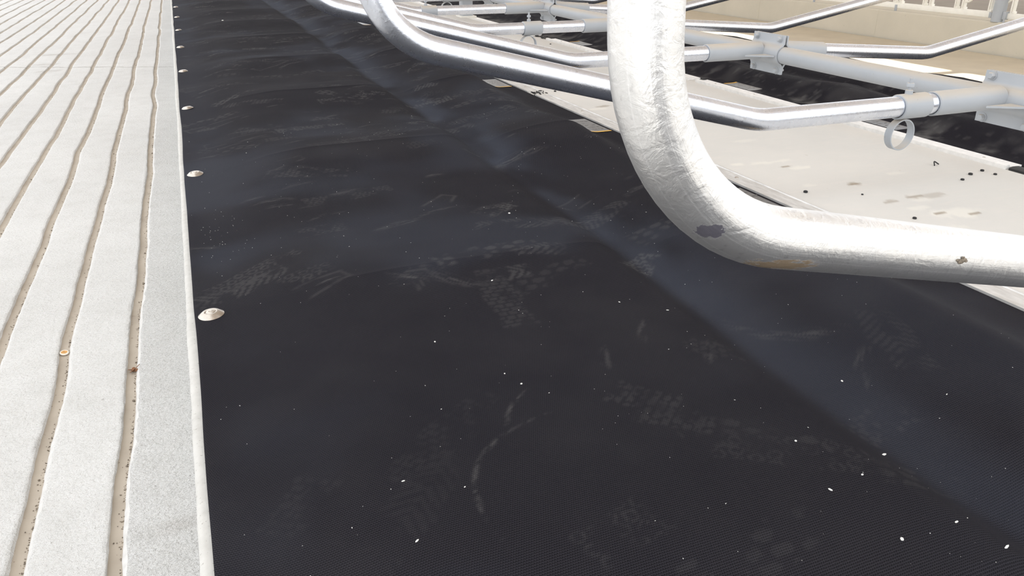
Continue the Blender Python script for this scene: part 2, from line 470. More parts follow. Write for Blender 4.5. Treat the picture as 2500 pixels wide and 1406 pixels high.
for a in ((-1.10, 7.35, .16, .05, .45), (-1.05, 8.0, .15, .05, .5), (-1.12, 8.1, .12, .03, .4), (-1.02, 9.4, .1, .06, .4), (-1.0, 9.7, .09, .05, .4), (-.99, 7.0, .1, .05, .35),
          (-.155, 1.235, .02, .035, .5), (-.115, 2.95, .02, .06, .3)): smear(*a)
tag(grid_obj('floor_alley', X[:, ::-1], Yg[:, ::-1], Z[:, ::-1], [M_ALLEY, M_SILT, M_LIT_ARRIS], attrs={'stain': stain[:, ::-1]}, fmat=fm[:, ::-1]), kind='structure')

def groove_x(g, y):
    return -.243 - g * pitch_g + float(np.interp(y, ys, wob(g * 3 + 1, .013) + wob(70 + g, .004)))

# grit lying along the right edges of the grooves
bm = bmesh.new()
for _ in range(3800):
    g = int(min(NG - 1, abs(random.gauss(0, 4)))); y = .9 + 9 * random.random() ** 2.2
    r = random.uniform(.0005, .0015) * (2.2 if random.random() < .06 else 1)
    x = groove_x(g, y) + gw / 2 - .0012 - abs(random.gauss(0, .0022 if random.random() < .8 else .007))
    m = Matrix.Translation((x, y, Z_AL - gd + r * .5)) @ Matrix.Rotation(random.random() * 6, 4, 'Z') @ Matrix.Diagonal((r * random.uniform(.7, 1.5), r, r * .8, 1))
    bmesh.ops.create_icosphere(bm, subdivisions=1, radius=1, matrix=m)
tag(obj('groove_grit', bm, M_GRIT), 'dark grit and crumbs collected along the alley floor grooves', 'grit', kind='stuff')

# amber disc and dry leaf caught in the first two grooves
o = empty('amber_disc', (groove_x(1, 2.02), 2.02, Z_AL - gd + .003), 'small amber disc with a pale rim lying in the second floor groove', 'disc', rot=(.12, .1, 0))
bm = bmesh.new(); add_lathe(bm, [(0, .0030), (.0075, .0032), (.0085, .0012), (.0075, -.0015), (0, -.0018)], (0, 0, 0), n=20); obj('disc_body', bm, M_AMBER, o)
bm = bmesh.new(); add_lathe(bm, [(.0078, .0038), (.0095, .0036), (.0104, .001), (.0090, -.001), (.0078, .0005), (.0078, .0038)], (0, 0, 0), n=20); obj('rim', bm, M_RIM, o)
bm = bmesh.new()
for k in range(4):
    a = k * 1.4
    m = Matrix.Translation((.004 * math.cos(a), .006 * math.sin(a), .002 + k * .0008)) @ Matrix.Rotation(a, 4, 'Z') @ Matrix.Rotation(.6, 4, 'X') @ Matrix.Diagonal((.009, .0045, .0013, 1))
    bmesh.ops.create_icosphere(bm, subdivisions=2, radius=1, matrix=m)
add_tube(bm, [(0, 0, .004), (.008, .004, .007), (.015, .012, .010)], .0008, 6, Vector((0, 0, 1)), uv=False)
o = tag(obj('dry_leaf', bm, M_LEAF), 'crumpled brown dry leaf scrap in the groove nearest the curb', 'leaf')
o.location = (groove_x(0, 1.86) + .004, 1.86, Z_AL - gd + .002)

# ------------------------------------------------------------------ lying-bed slab with curb
CE = -.094
prof = [(CE + .003, Z_AL - .05), (CE + .001, Z_AL + .02), (CE, -.020)] + \
       [(CE + .011 - .011 * math.cos(a), -.011 + .011 * math.sin(a)) for a in np.linspace(.1, PI / 2, 7)] + [(-.074, 0.0), (-.06, -.001), (-.03, -.004)]
yb = np.array([-7., -1.5] + [v for v in ys if v > .25]); nb = len(yb)
X = np.array([[p[0] for p in prof]] * nb); Z = np.array([[p[1] for p in prof]] * nb); Yg = np.repeat(yb[:, None], len(prof), 1)
wv = ((fbm(yb * 2.2, yb * 0 + 4, 31, 3) - .5) * .008 + (fbm(yb * 30, yb * 0 + 4, 32, 2) - .5) * .002)[:, None]
X = X + wv; Z = Z + ((vnoise(yb * 40, yb * 0, 8) - .5) * .0015)[:, None]
tag(grid_obj('trim_curb', X, Yg, Z, M_CURB), kind='structure')
# bed / head slab: flat to X=2.7, then falling to the opposite row
xs = np.concatenate([np.arange(-.06, 1.6, .2), np.arange(1.6, 3.2, .012), np.arange(3.2, 4.72, .2), [4.73]])
yy = np.concatenate([[-7., -1.5, -.5], np.arange(.4, 4.4, .014), np.arange(4.4, 17, .12)])
X, Yg = np.meshgrid(xs, yy)
def slab_z(x): return np.where(x < 2.7, -.004, np.where(x < 3.14, -.004 - .13 * np.clip((x - 2.7) / .44, 0, 1), -.134))
Z = slab_z(X)
lime = np.zeros_like(X); mud = np.zeros_like(X)
def blot(arr, x, y, rx, ry, a, seed):
    d = np.sqrt(((X - x) / rx) ** 2 + ((Yg - y) / ry) ** 2)
    return np.maximum(arr, a * np.clip((1.15 - d - 1.5 * (fbm(X * 22, Yg * 22, seed, 4) - .42)) * 3, 0, 1))
for k, (x, y, rx, ry, a) in enumerate(((2.13, 1.60, .085, .05, .8), (2.05, 1.68, .04, .02, .6), (1.97, 2.29, .09, .02, .7), (2.02, 2.19, .05, .015, .8), (1.85, 2.31, .03, .025, .8), (2.14, 1.74, .05, .02, .5),
          (1.83, 3.40, .08, .03, .7), (1.82, 2.9, .06, .02, .5), (2.0, 1.5, .04, .03, .5), (2.1, 2.6, .06, .02, .4), (2.3, 2.0, .05, .015, .5), (1.9, 2.0, .03, .01, .5), (1.78, 4.2, .05, .06, .6))): lime = blot(lime, x, y, rx, ry, a, k + 40)
for k, (x, y, rx, ry, a) in enumerate(((2.06, 1.955, .035, .016, .8), (2.07, 1.62, .025, .012, .75), (2.17, 1.575, .03, .012, .7), (2.13, 1.77, .04, .02, .6), (2.2, 1.76, .05, .02, .3), (1.98, 2.22, .025, .008, .7),
          (2.02, 1.76, .03, .012, .45), (1.9, 3.2, .06, .025, .55), (1.95, 3.3, .05, .02, .5), (1.88, 3.45, .04, .02, .5))): mud = blot(mud, x, y, rx, ry, a, k + 80)
tag(grid_obj('floor_bed', X, Yg, Z, M_BED, attrs={'lime': lime, 'mud': mud}), kind='structure')
# far curb drop, second alley, feed wall, feed table
bm = bmesh.new(); add_prism_y(bm, [(4.73, -.134), (4.742, -.15), (4.746, Z_AL2 - .05), (4.4, Z_AL2 - .05), (4.4, -.15)], -7, 17)
tag(obj('trim_curb_far', bm, M_CURB), kind='structure')
xs = np.linspace(4.72, 7.32, 60); yy = np.concatenate([[-7.], np.linspace(-1.5, 18, 260)]); X, Yg = np.meshgrid(xs, yy)
Z = Z_AL2 + (fbm(X * 3, Yg * 1.2, 4, 3) - .5) * .006 + .012 * sstep(6.95, 7.3, X)
X[:, -1] = 7.282 + .014 * (fbm(Yg[:, -1] * 5, Yg[:, -1] * 0, 14, 3) - .5)          # open joint against the wall foot
tag(grid_obj('floor_feed_alley', X, Yg, Z, M_ALLEY2), kind='structure')
bm = bmesh.new(); add_prism_y(bm, [(7.18, -.37), (7.18, -.345), (7.30, -.345), (7.30, -.012), (7.312, 0), (7.62, 0), (7.62, -.37)], -7, 18)
for y in (7.06, 9.13, 4.4):                                        # cast joints, shallow grooves in the face
    add_box(bm, (7.3005, y, -.16), (.004, .008, .30))
tag(obj('wall_feed', bm, M_WALL), kind='structure')
bm = bmesh.new(); add_box(bm, (12.6, 8, -.16), (10, 22, .3)); tag(obj('floor_feed_table', bm, M_TABLE, smooth=False), kind='structure')
bm = bmesh.new(); add_box(bm, (0, 5, -.60), (120, 120, .3)); tag(obj('ground_yard', bm, M_YARD, smooth=False), kind='structure')

# ------------------------------------------------------------------ rubber mats
XL, XR = -.075, 1.662
RIDGE = 1.68
def mat_height(x, y):
    e = sstep(-.05, .24, x)                                        # rises off the curb edge
    h = .006 + .030 * e
    head = sstep(1.585, 1.36, x)
    xv = x - .985 - .05 * (fbm(y * 1.5, y * 0, 21, 2) - .5)
    valley = np.where(xv < 0, np.exp(-(xv / .055) ** 2), np.exp(-(xv / .13) ** 2))
    brisket = np.exp(-((x - 1.36) / .17) ** 2)
    ph = (y - RIDGE + .10 * sstep(.75, 1.6, x)) / 1.2
    sag = (.5 + .5 * np.cos(2 * PI * ph))
    crest = np.exp(-np.abs(ph - np.round(ph)) * 1.2 / .022)
    roll = .030 * sag ** 1.8
    near = .35 + .65 * sstep(1.0, 3.2, y)                          # the nearest cubicles lie flatter
    h = h + (roll * near + .0055 * crest) * sstep(.05, .4, x) * (1 - .8 * valley) - .026 * valley + .030 * brisket
    h = h + (fbm(x * 2.6, y * 2.6, 51, 3) - .5) * .012 * e
    return h * head + .004 * (1 - head)

def make_dust(X, Y):
    d = .05 * sstep(.45, .8, fbm(X * 3.2, Y * 3.2, 61, 4)) + .03 * fbm(X * 14, Y * 14, 62, 3)
    d *= .6
    def local(cx, cy, a, r):
        i0, i1 = np.searchsorted(Y[:, 0], [cy - r, cy + r]); k0, k1 = np.searchsorted(X[0], [cx - r, cx + r])
        if i1 - i0 < 2 or k1 - k0 < 2: return None
        sl_ = (slice(i0, i1), slice(k0, k1))
        ca, sa = math.cos(a), math.sin(a)
        u = (X[sl_] - cx) * ca + (Y[sl_] - cy) * sa; v = -(X[sl_] - cx) * sa + (Y[sl_] - cy) * ca
        return sl_, u, v
    def boot(cx, cy, a, amt, kind, part=0):
        if cy < 1.3: amt = amt * .6
        L = local(cx, cy, a, .18)
        if L is None: return
        sl_, u, v = L
        half = .047 - .010 * np.abs(np.sin(u * 18)) - .012 * sstep(.06, .15, u)
        inside = sstep(0.004, -.004, np.abs(v) - half) * sstep(.15, .135, np.abs(u))
        if part == 1: inside = inside * sstep(.0, .03, u)
        if part == 2: inside = inside * sstep(.0, -.03, u)
        if kind == 'block':
            q = (np.abs(((u * 55) % 1) - .5) < .36) * (np.abs(((v * 42 + .5 * np.floor(u * 55)) % 1) - .5) < .38)
        elif kind == 'ring':
            gu, gv = (u * 34) % 1 - .5, (v * 34 + .5 * (np.floor(u * 34) % 2)) % 1 - .5
            r = np.sqrt(gu ** 2 + gv ** 2); q = (r < .44) * (r > .25)
        elif kind == 'chev':
            q = np.abs((u * 45 + np.abs(v) * 40) % 1 - .5) < .27
        elif kind == 'oval':
            gu, gv = (u * 24) % 1 - .5, (v * 30 + .5 * (np.floor(u * 24) % 2)) % 1 - .5
            q = np.sqrt((gu * .8) ** 2 + gv ** 2) < .34
        else:
            q = sstep(.010, .003, np.abs(np.abs(v) - half + .004)) + sstep(.008, .002, np.abs(np.abs(u) - .138)); q = np.clip(q, 0, 1)
        worn = sstep(.30, .62, fbm(X[sl_] * 26, Y[sl_] * 26, int(cx * 99 + cy * 57) % 997, 3))
        d[sl_] = np.maximum(d[sl_], .62 * (amt * q * inside * worn + amt * .22 * inside * worn))
    def streak(cx, cy, a, ln, wd, amt):
        L = local(cx, cy, a, max(ln, wd) * 1.3)
        if L is None: return
        sl_, u, v = L
        q = np.exp(-(u / ln) ** 4) * np.exp(-((v + 3 * u * u) / wd) ** 2)
        worn = sstep(.35, .75, fbm(u * 30 + 50, v * 220 + 50, int(cx * 99 + cy * 37) % 991, 3))
        d[sl_] = np.maximum(d[sl_], amt * q * worn)
    for p in PRINTS: boot(*p)
    for p in STREAKS: streak(*p)
    return np.clip(d, 0, 1)

# boot prints: x, y, heading, strength, tread, half   (trodden dust on the first mat)
PRINTS = [(.145, 3.28, .1, .13, 'out', 0), (.21, 3.15, .0, .14, 'block', 1), (.19, 2.74, .3, .16, 'out', 1), (.31, 2.62, -.4, .17, 'block', 0), (.60, 2.95, .2, .20, 'block', 0), (.50, 2.92, .1, .12, 'chev', 0),
          (.68, 2.78, .2, .13, 'block', 1), (.40, 2.35, .2, .16, 'ring', 0), (.345, 2.08, .2, .16, 'ring', 2), (.60, 2.12, .9, .19, 'out', 1), (.705, 2.00, .5, .30, 'block', 1), (.80, 1.88, -.3, .15, 'chev', 0),
          (.47, 1.68, .8, .16, 'chev', 2), (.62, 1.71, .15, .19, 'oval', 0), (.545, 1.57, .1, .20, 'chev', 1), (.57, 1.47, 1.5, .12, 'block', 0), (.93, 1.52, .7, .26, 'block', 1), (.83, 1.66, -.3, .20, 'chev', 2),
          (.06, 1.86, .55, .21, 'ring', 0), (.01, 1.79, .35, .20, 'chev', 0), (.11, 1.74, .3, .17, 'ring', 1), (.14, 1.66, .4, .15, 'out', 1), (.70, 1.53, .4, .10, 'oval', 0), (.82, 3.22, .3, .30, 'block', 1), (.77, 3.05, .1, .2, 'chev', 0),
          (.74, .84, -.7, .16, 'oval', 0), (.80, .76, -.6, .15, 'ring', 0), (.70, .93, -.9, .20, 'block', 2), (.87, .70, -.6, .14, 'oval', 1), (.62, .98, -.8, .18, 'block', 1), (.80, 1.14, -.5, .16, 'block', 1), (.52, .73, .3, .15, 'ring', 2),
          (.60, .61, .2, .12, 'oval', 0), (.30, 1.02, .7, .09, 'block', 0), (.10, 1.02, .9, .10, 'block', 2), (.19, .86, .8, .07, 'chev', 0), (1.02, 1.9, .4, .16, 'chev', 0), (1.12, 2.1, .5, .15, 'out', 2), (1.03, 1.70, .2, .15, 'oval', 1),
          (1.22, 1.0, 1.2, .13, 'chev', 0), (1.08, .82, .2, .14, 'block', 2)]
for _ in range(120):
    PRINTS.append((random.uniform(.0, 1.45), 3.1 + 8.5 * random.random() ** 1.4, random.uniform(-.8, .8), random.uniform(.10, .30), random.choice(['block', 'chev', 'oval', 'out', 'ring']), random.choice([0, 1, 2])))
STREAKS = [(.245, 1.70, .2, .05, .004, .3), (.40, 1.63, 2.6, .05, .01, .30), (.49, 1.58, 2.3, .08, .02, .18), (.32, .93, .95, .16, .004, .22), (.42, 1.05, .95, .07, .004, .30), (.78, 1.22, 1.0, .05, .010, .22), (.86, 1.10, .9, .05, .012, .20),
           (.66, 1.15, 1.1, .05, .012, .16), (1.05, 1.12, 2.4, .12, .02, .16), (.60, 2.1, .3, .10, .012, .16), (1.35, 1.25, 2.2, .10, .02, .16), (1.1, .95, .8, .07, .012, .16), (.95, 1.9, .2, .12, .015, .25), (1.05, 2.6, .3, .12, .03, .25)]
for _ in range(170):
    yv = 2.0 + 9.7 * random.random() ** 1.2
    STREAKS.append((random.uniform(-.05, 1.6), yv, random.gauss(.15, .3), random.uniform(.03, .08) * (1 if yv < 4.5 else 2.2), random.uniform(.006, .02), random.uniform(.10, .22) * (1 if yv < 4.5 else 1.8)))

ym = [-7., -5., -3.] + list(np.arange(-1.5, .3, .06)) + [.3]
while ym[-1] < 14.5: ym.append(ym[-1] + .005 * max(1., ym[-1] / 3.0) ** 1.5)
ym = np.array(ym); xm = np.arange(XL, XR + .003, .0058)
Xm, Ym = np.meshgrid(xm, ym)
Zm = mat_height(Xm, Ym)
# the free long edge wanders a little between its fixings
edge = ((fbm(ym * 1.7, ym * 0 + 2, 71, 3) - .5) * .008)[:, None] * sstep(.25, -.075, Xm)
Dm = make_dust(Xm, Ym)
# bluish sky reflection painted along the trough before the brisket roll, and faintly along the free edge
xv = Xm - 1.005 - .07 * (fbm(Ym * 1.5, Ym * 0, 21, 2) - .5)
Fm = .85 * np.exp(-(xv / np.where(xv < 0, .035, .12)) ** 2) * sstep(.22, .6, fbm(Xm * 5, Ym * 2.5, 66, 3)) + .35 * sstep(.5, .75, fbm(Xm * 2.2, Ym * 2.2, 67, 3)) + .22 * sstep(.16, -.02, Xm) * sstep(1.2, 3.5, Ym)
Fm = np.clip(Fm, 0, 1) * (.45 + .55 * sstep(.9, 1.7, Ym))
tag(grid_obj('rubber_mat', Xm + edge, Ym, Zm, M_MAT, attrs={'dust': Dm, 'sky_sheen': Fm}, thick=.004), 'long black rubber cow mattress filling the foreground bed, trodden with boot prints', 'mat')
MATA = bpy.data.objects['rubber_mat']
# second row, seen beyond the head rail: the same mattress mirrored on the lower bed
xb = np.arange(3.243, 4.70, .014); yb2 = np.concatenate([[-7., -3, 0], np.arange(.8, 8, .014), np.arange(8, 15, .06)])
Xb, Yb = np.meshgrid(xb, yb2)
Zb = mat_height(np.clip(XR - (Xb - 3.243), XL, XR), Yb + .35) - .13
Xl = 3.243 + XR - Xb
Db = .12 * sstep(.55, .8, fbm(Xb * 4, Yb * 4, 91, 4)) + .5 * sstep(.3, .05, Xb - 3.243) * sstep(.50, .75, fbm(Xb * 9, Yb * 9, 92, 4)) + .16 * sstep(.66, .8, fbm(Xb * 18, Yb * 30, 93, 3))
tag(grid_obj('rubber_mat', Xb, Yb, Zb, M_MAT, attrs={'dust': np.clip(Db, 0, .5)}, thick=.004), 'black rubber cow mattress of the opposite row beyond the grey pipe', 'mat')
MATB = bpy.data.objects['rubber_mat.001']

# printed corner labels at the head ends of the mats
def make_label(parent, x0, x1, y0, y1, zf, flip):
    def patch(name, a0, a1, b0, b1, m, par, lift, nx=8, nyy=12):
        bm = bmesh.new(); vs = []
        for i in range(nyy + 1):
            r = []
            for k in range(nx + 1):
                x = a0 + (a1 - a0) * k / nx; y = b0 + (b1 - b0) * i / nyy
                r.append(bm.verts.new((x, y, float(zf(np.array(x), np.array(y))) + lift)))
            vs.append(r)
        for i in range(nyy):
            for k in range(nx): bm.faces.new((vs[i][k], vs[i][k + 1], vs[i + 1][k + 1], vs[i + 1][k]))
        return obj(name, bm, m, par)
    p = patch('printed_label', x0, x1, y0, y1, M_PRINT, parent, .0012)
    p['label'] = 'worn grey printed label with yellow bar'
    ye = y0 if not flip else y1
    patch('yellow_bar', x0, x1, *((ye - .002, ye + .012) if not flip else (ye - .014, ye + .004)), M_YELLOW, p, .0022, 8, 2)
    bm = bmesh.new()
    for r in range(5):                                              # lines of small print, too worn to read
        yv = y0 + (y1 - y0) * (.22 + .15 * r); xv = x0 + .012
        while xv < x1 - .015:
            wd = random.uniform(.006, .02)
            if random.random() < .8:
                z = float(zf(np.array(xv + wd / 2), np.array(yv))) + .0024
                add_box(bm, (xv + wd / 2, yv, z), (wd, .004, .0004))
            xv += wd + .005
    tag(obj('small_print', bm, M_PALE, p, smooth=False), kind='stuff')
for k in range(-1, 6):
    yk = 2.93 + 1.15 * k
    make_label(MATA, 1.548, 1.645, yk, yk + .26, mat_height, False)
zB = lambda x, y: mat_height(np.clip(XR - (x - 3.243), XL, XR), y + .35) - .13
for k in range(0, 5):
    yk = 2.90 + 1.17 * k
    make_label(MATB, 3.262, 3.36, yk, yk + .27, zB, True)

# ------------------------------------------------------------------ dome washers along the mat's left edge
ordn = ['nearest to the camera', 'second from the camera', 'third from the camera', 'fourth from the camera', 'fifth from the camera', 'sixth from the camera', 'seventh from the camera', 'furthest from the camera']
w0 = None
for i, y in enumerate((1.691, 2.887, 4.111, 5.311, 6.502, 7.709, 8.956, 10.235)):
    lab = 'domed steel washer on the left mat edge, %s' % ordn[i]
    z = float(mat_height(np.array(-.041), np.array(y))) + .0005
    tilt = (.06 * math.sin(i * 2.1), -.09 + .03 * math.cos(i * 1.7), 0)
    if w0 is None:
        w0 = empty('dome_washer', (-.041, y, z), lab, 'washer', 'dome washers pinning the left mat edge', tilt)
        bm = bmesh.new()
        add_lathe(bm, [(0, .0085), (.0115, .0062), (.0126, .0082), (.0152, .0086), (.019, .0074), (.0245, .0032), (.0285, .0003), (.0285, -.001), (0, -.001)], (0, 0, 0), n=40)
        obj('washer_dome', bm, M_ZINC, w0)
        bm = bmesh.new()
        add_lathe(bm, [(0, .0080), (.0035, .0080), (.0042, .0096), (.0088, .0092), (.0105, .0074), (.0105, .006), (0, .006)], (0, 0, 0), n=24)
        obj('bolt_head', bm, M_ZINC, w0); t_ = w0
    else:
        t_ = w0.copy(); COL.objects.link(t_); t_['label'] = lab; t_.location = (-.041, y, z); t_.rotation_euler = tilt
        for ch in list(w0.children):
            c = ch.copy(); COL.objects.link(c); c.parent = t_

# lint on the mat
bm = bmesh.new()
def fleck(x, y, r):
    z = float(mat_height(np.array(x), np.array(y))) + r * .35
    m = Matrix.Translation((x, y, z)) @ Matrix.Rotation(random.random() * 6.3, 4, 'Z') @ Matrix.Diagonal((r * random.uniform(.8, 2.0), r * random.uniform(.5, 1), r * .5, 1))
    bmesh.ops.create_icosphere(bm, subdivisions=1, radius=1, matrix=m)
for _ in range(430):
    y = .42 + 3.0 * random.random() ** 1.25
    fleck(random.uniform(-.05, 1.5), y, random.choice([.0004, .0005, .0006, .0008, .0011]) * (.7 + .1 * y))
for _ in range(45): fleck(random.gauss(.02, .05), random.gauss(2.2, .12), random.uniform(.0004, .0010))
for x, y, r in ((.37, 1.33, .002), (.20, .93, .0022), (.185, .80, .002), (.47, 1.12, .0022), (.455, 1.165, .0018), (.79, 1.98, .004), (.81, .79, .0022), (.94, .73, .0028), (1.04, .93, .0024), (.77, .67, .002), (.84, .68, .0026),
                (.78, .55, .003), (.88, .55, .002), (.90, .49, .0035), (.345, 7.9, .010), (.575, 1.55, .0026), (1.15, .80, .0018), (.28, .88, .0018), (.80, 1.35, .002), (.88, 1.28, .002)): fleck(x, y, r)
tag(obj('lint', bm, M_LINT), 'scattered tiny white lint and foam crumbs on the black foreground mattress', 'lint', kind='stuff')

# ------------------------------------------------------------------ aluminium fixing profiles
def profile(name_label, x0, x1, z, y0, y1, lip_near, screws=True):
    """flat strip with a raised lip on each long side"""
    o = empty('fixing_strip', ((x0 + x1) / 2, (y0 + y1) / 2, z), name_label, 'strip', 'aluminium strips clamping the mat head edges')
    cx, cy = (x0 + x1) / 2, (y0 + y1) / 2; h = (x1 - x0) / 2
    if lip_near:  pl = [(-h, 0), (-h, .012), (-h + .014, .013), (-h + .018, .006), (h - .008, .006), (h - .006, .009), (h, .009), (h, 0)]
    else:         pl = [(-h, 0), (-h, .017), (-h + .022, .019), (-h + .028, .009), (h - .006, .009), (h - .004, .011), (h, .010), (h, 0)]
    bm = bmesh.new(); add_prism_y(bm, pl, y0 - cy, y1 - cy); obj('extrusion', bm, M_ALU if lip_near else M_ALUW, o)
    if screws:
        y = y0 + .15
        while y < min(y1 - .1, 7):
            bm = bmesh.new(); add_lathe(bm, [(0, .0085), (.003, .009), (.006, .0085), (.0065, .006), (0, .006)] if lip_near else [(0, .012), (.003, .0125), (.006, .012), (.0065, .009), (0, .009)], (.008, y - cy, 0), n=12)
            obj('screw', bm, M_ZINC, o); y += .4
    return o
profile('pale aluminium strip along the near mat head, front length behind the thick bent tube', 1.662, 1.748, -.003, -1.2, 3.80, True)
profile('pale aluminium strip along the near mat head, far length beyond the broken joint', 1.662, 1.748, -.003, 3.90, 14, True)
profile('white edged strip of the opposite mat, front length ending at a black tongue', 3.144, 3.243, -.133, 2.20, 4.50, False)
profile('white edged strip of the opposite mat, middle length beyond the thick tube', 3.144, 3.243, -.133, 4.58, 6.95, False)
profile('white edged strip of the opposite mat, far length past the dark joint', 3.144, 3.243, -.133, 7.25, 14, False)
bm = bmesh.new()
for _ in range(14):
    m = Matrix.Translation((random.uniform(1.665, 1.76), random.uniform(3.80, 3.90), random.uniform(.001, .008))) @ Matrix.Rotation(random.random() * 3, 4, (random.random(), random.random(), 1)) @ Matrix.Diagonal((.018 * random.random() + .004, .005, .003, 1))
    bmesh.ops.create_icosphere(bm, subdivisions=1, radius=1, matrix=m)
tag(obj('rubber_scraps', bm, M_BLACK), 'black rubber scraps in the gap between two aluminium strips', 'scraps', kind='stuff')
bm = bmesh.new()
for _ in range(30):
    m = Matrix.Translation((random.uniform(3.15, 3.235), random.uniform(6.97, 7.23), -.128 + .006 * random.random())) @ Matrix.Rotation(random.random() * 3, 4, 'Z') @ Matrix.Diagonal((.03 * random.random() + .006, .012, .006, 1))
    bmesh.ops.create_icosphere(bm, subdivisions=1, radius=1, matrix=m)
tag(obj('rubber_scraps', bm, M_BLACK), 'dark rubber scraps at the joint in the opposite strip', 'scraps', kind='stuff')
bm = bmesh.new(); add_prism_y(bm, [(-.038, 0), (-.038, .009), (-.015, .013), (.02, .011), (.04, .005), (.04, 0)], -.34, .0)
o = tag(obj('rubber_tongue', bm, M_BLACK), 'black rubber tongue sticking out of the end of the white edged strip', 'rubber')
o.location = (3.19, 2.19, -.133)

# black plugs dropped on the head concrete
plug0 = None
for i, (x, y, lab) in enumerate(((2.606, 1.854, 'rightmost of four beside the white strip end'), (2.604, 1.905, 'topmost of four beside the white strip end'), (2.524, 1.887, 'left of the four beside the white strip end'), (2.44, 1.849, 'lowest of four beside the white strip end'),
        (1.834, 1.94, 'just right of the thick tube bend'), (1.958, 1.608, 'close above the thick lower tube'), (1.823, 3.895, 'beside the broken strip joint'), (1.775, 3.03, 'at the left edge of the thick tube'), (2.623, 5.707, 'furthest away, below the second collar'),
        (1.99, 1.85, 'smallest, alone in mid concrete'))):
    z = float(slab_z(np.array(x)))
    if plug0 is None:
        bm = bmesh.new(); add_lathe(bm, [(0, .009), (.003, .009), (.004, .0075), (.0075, .0085), (.0095, .007), (.0095, .001), (.0085, 0), (0, 0)], (0, 0, 0), n=18)
        plug0 = o = obj('rubber_plug', bm, M_BLACK)
    else:
        o = plug0.copy(); COL.objects.link(o)
    tag(o, 'small round black plug on pale concrete, ' + lab, 'plug', 'black plugs dropped on the head concrete')
    o.location = (x, y, z); o.rotation_euler = (0, 0, i); s = .62 + .2 * ((i * 7) % 5) / 5; s = .4 if i == 9 else s; o.scale = (s, s, s)
bm = bmesh.new(); add_tube(bm, fillet([(0, 0, .002), (.012, .016, .014), (.026, .004, .003)], [.004], 5), .0022, 8, Vector((0, 0, 1)), uv=False)
o = tag(obj('wire_scrap', bm, M_BLACK), 'bent black scrap lying on the concrete left of the hanging ring', 'scrap'); o.location = (2.50, 2.02, -.004)

# ------------------------------------------------------------------ head pipe, clamps, dividers
PX, PZ, PR, DZ = 2.44, .289, .0362, .299
bm = bmesh.new(); add_tube(bm, [Vector((PX, y, PZ)) for y in np.linspace(-.2, 13.5, 40)], PR, 40, Vector((1, 0, 0)))
tag(obj('head_pipe', bm, M_PAINT), 'long grey painted steel pipe running between the two rows of cubicles', 'pipe')
R_T = .0315
TILT = math.radians(4.0)

def left_path(z1=.571, x1=.388, xb=1.46, top=1.16, r1=.20):
    p = fillet([(2.36, 0, DZ), (xb, 0, DZ + .002), (x1, 0, z1), (x1 - .035, 0, top), (2.3, 0, top + .12)], [.34, r1, .17], 16)
    return densify(p, .03)
def right_path():
    # mirror of the left loop, leaning 4 degrees down with its row; measured from the pipe
    q = fillet([(.10, 0, 0), (1.0, 0, 0), (2.08, 0, .272), (2.11, 0, .86), (.16, 0, .98)], [.34, .17, .17], 16)
    ca, sa = math.cos(-TILT), math.sin(-TILT)
    return densify([Vector((PX + v.x * ca - v.z * sa, 0, DZ + .004 + v.x * sa + v.z * ca)) for v in q], .03)

def divider(y, label, path, mat, name='cubicle_divider', group=None, proto=None):
    if proto is None:
        o = empty(name, (0, y, 0), label, 'divider', group)
        bm = bmesh.new(); add_tube(bm, path, R_T, 40, Vector((0, 1, 0))); obj('bent_tube', bm, mat, o)
        bm = bmesh.new(); e = path[-1]                               # flattened mounting eye at the free upper end
        add_lathe(bm, [(0, .006), (R_T * .9, .006), (R_T * 1.15, .002), (R_T * 1.15, -.004), (0, -.004)], e, (path[-1] - path[-2]).normalized(), 24); obj('end_cap', bm, mat, o)
        return o
    o = proto.copy(); COL.objects.link(o); o.location = (0, y, 0); o['label'] = label
    for ch in list(proto.children):
        c = ch.copy(); COL.objects.link(c); c.parent = o
    return o
YD = [.58, 1.77, 2.97, 4.17, 5.38, 6.58, 7.78]
GL, GR = 'bent galvanised dividers of the near row', 'bent galvanised dividers of the far row'
divider(YD[0], 'nearest thick galvanised divider tube, bending up out of the top of the picture', left_path(.537, .362, 1.42, r1=.215), M_GALVN, group=GL)
dl = divider(YD[1], 'second galvanised divider tube, ending in a grey collar with a hanging ring', left_path(), M_GALV, group=GL)
for y, lab in zip(YD[2:], ('third galvanised divider tube from the camera, passing under the second tube', 'fourth galvanised divider tube of the near row, with a collar and ring half hidden',
                           'fifth galvanised divider tube of the near row, nearly level at top centre', 'sixth galvanised divider tube of the near row, cut by the top edge', 'rearmost galvanised divider tube of the near row, above the top edge')):
    divider(y, lab, None, None, proto=dl)
dr = divider(YD[2], 'galvanised divider tube of the far row nearest the right edge, rising rightwards', right_path(), M_GALV, group=GR)
for y, lab in zip(YD[3:], ('galvanised divider tube of the far row just right of the thick vertical tube', 'thin looking galvanised divider tube of the far row cut by the top edge', 'short glimpse of far row divider left of the thick vertical tube', 'rearmost divider of the far row above the top edge')):
    divider(y, lab, None, None, proto=dr)

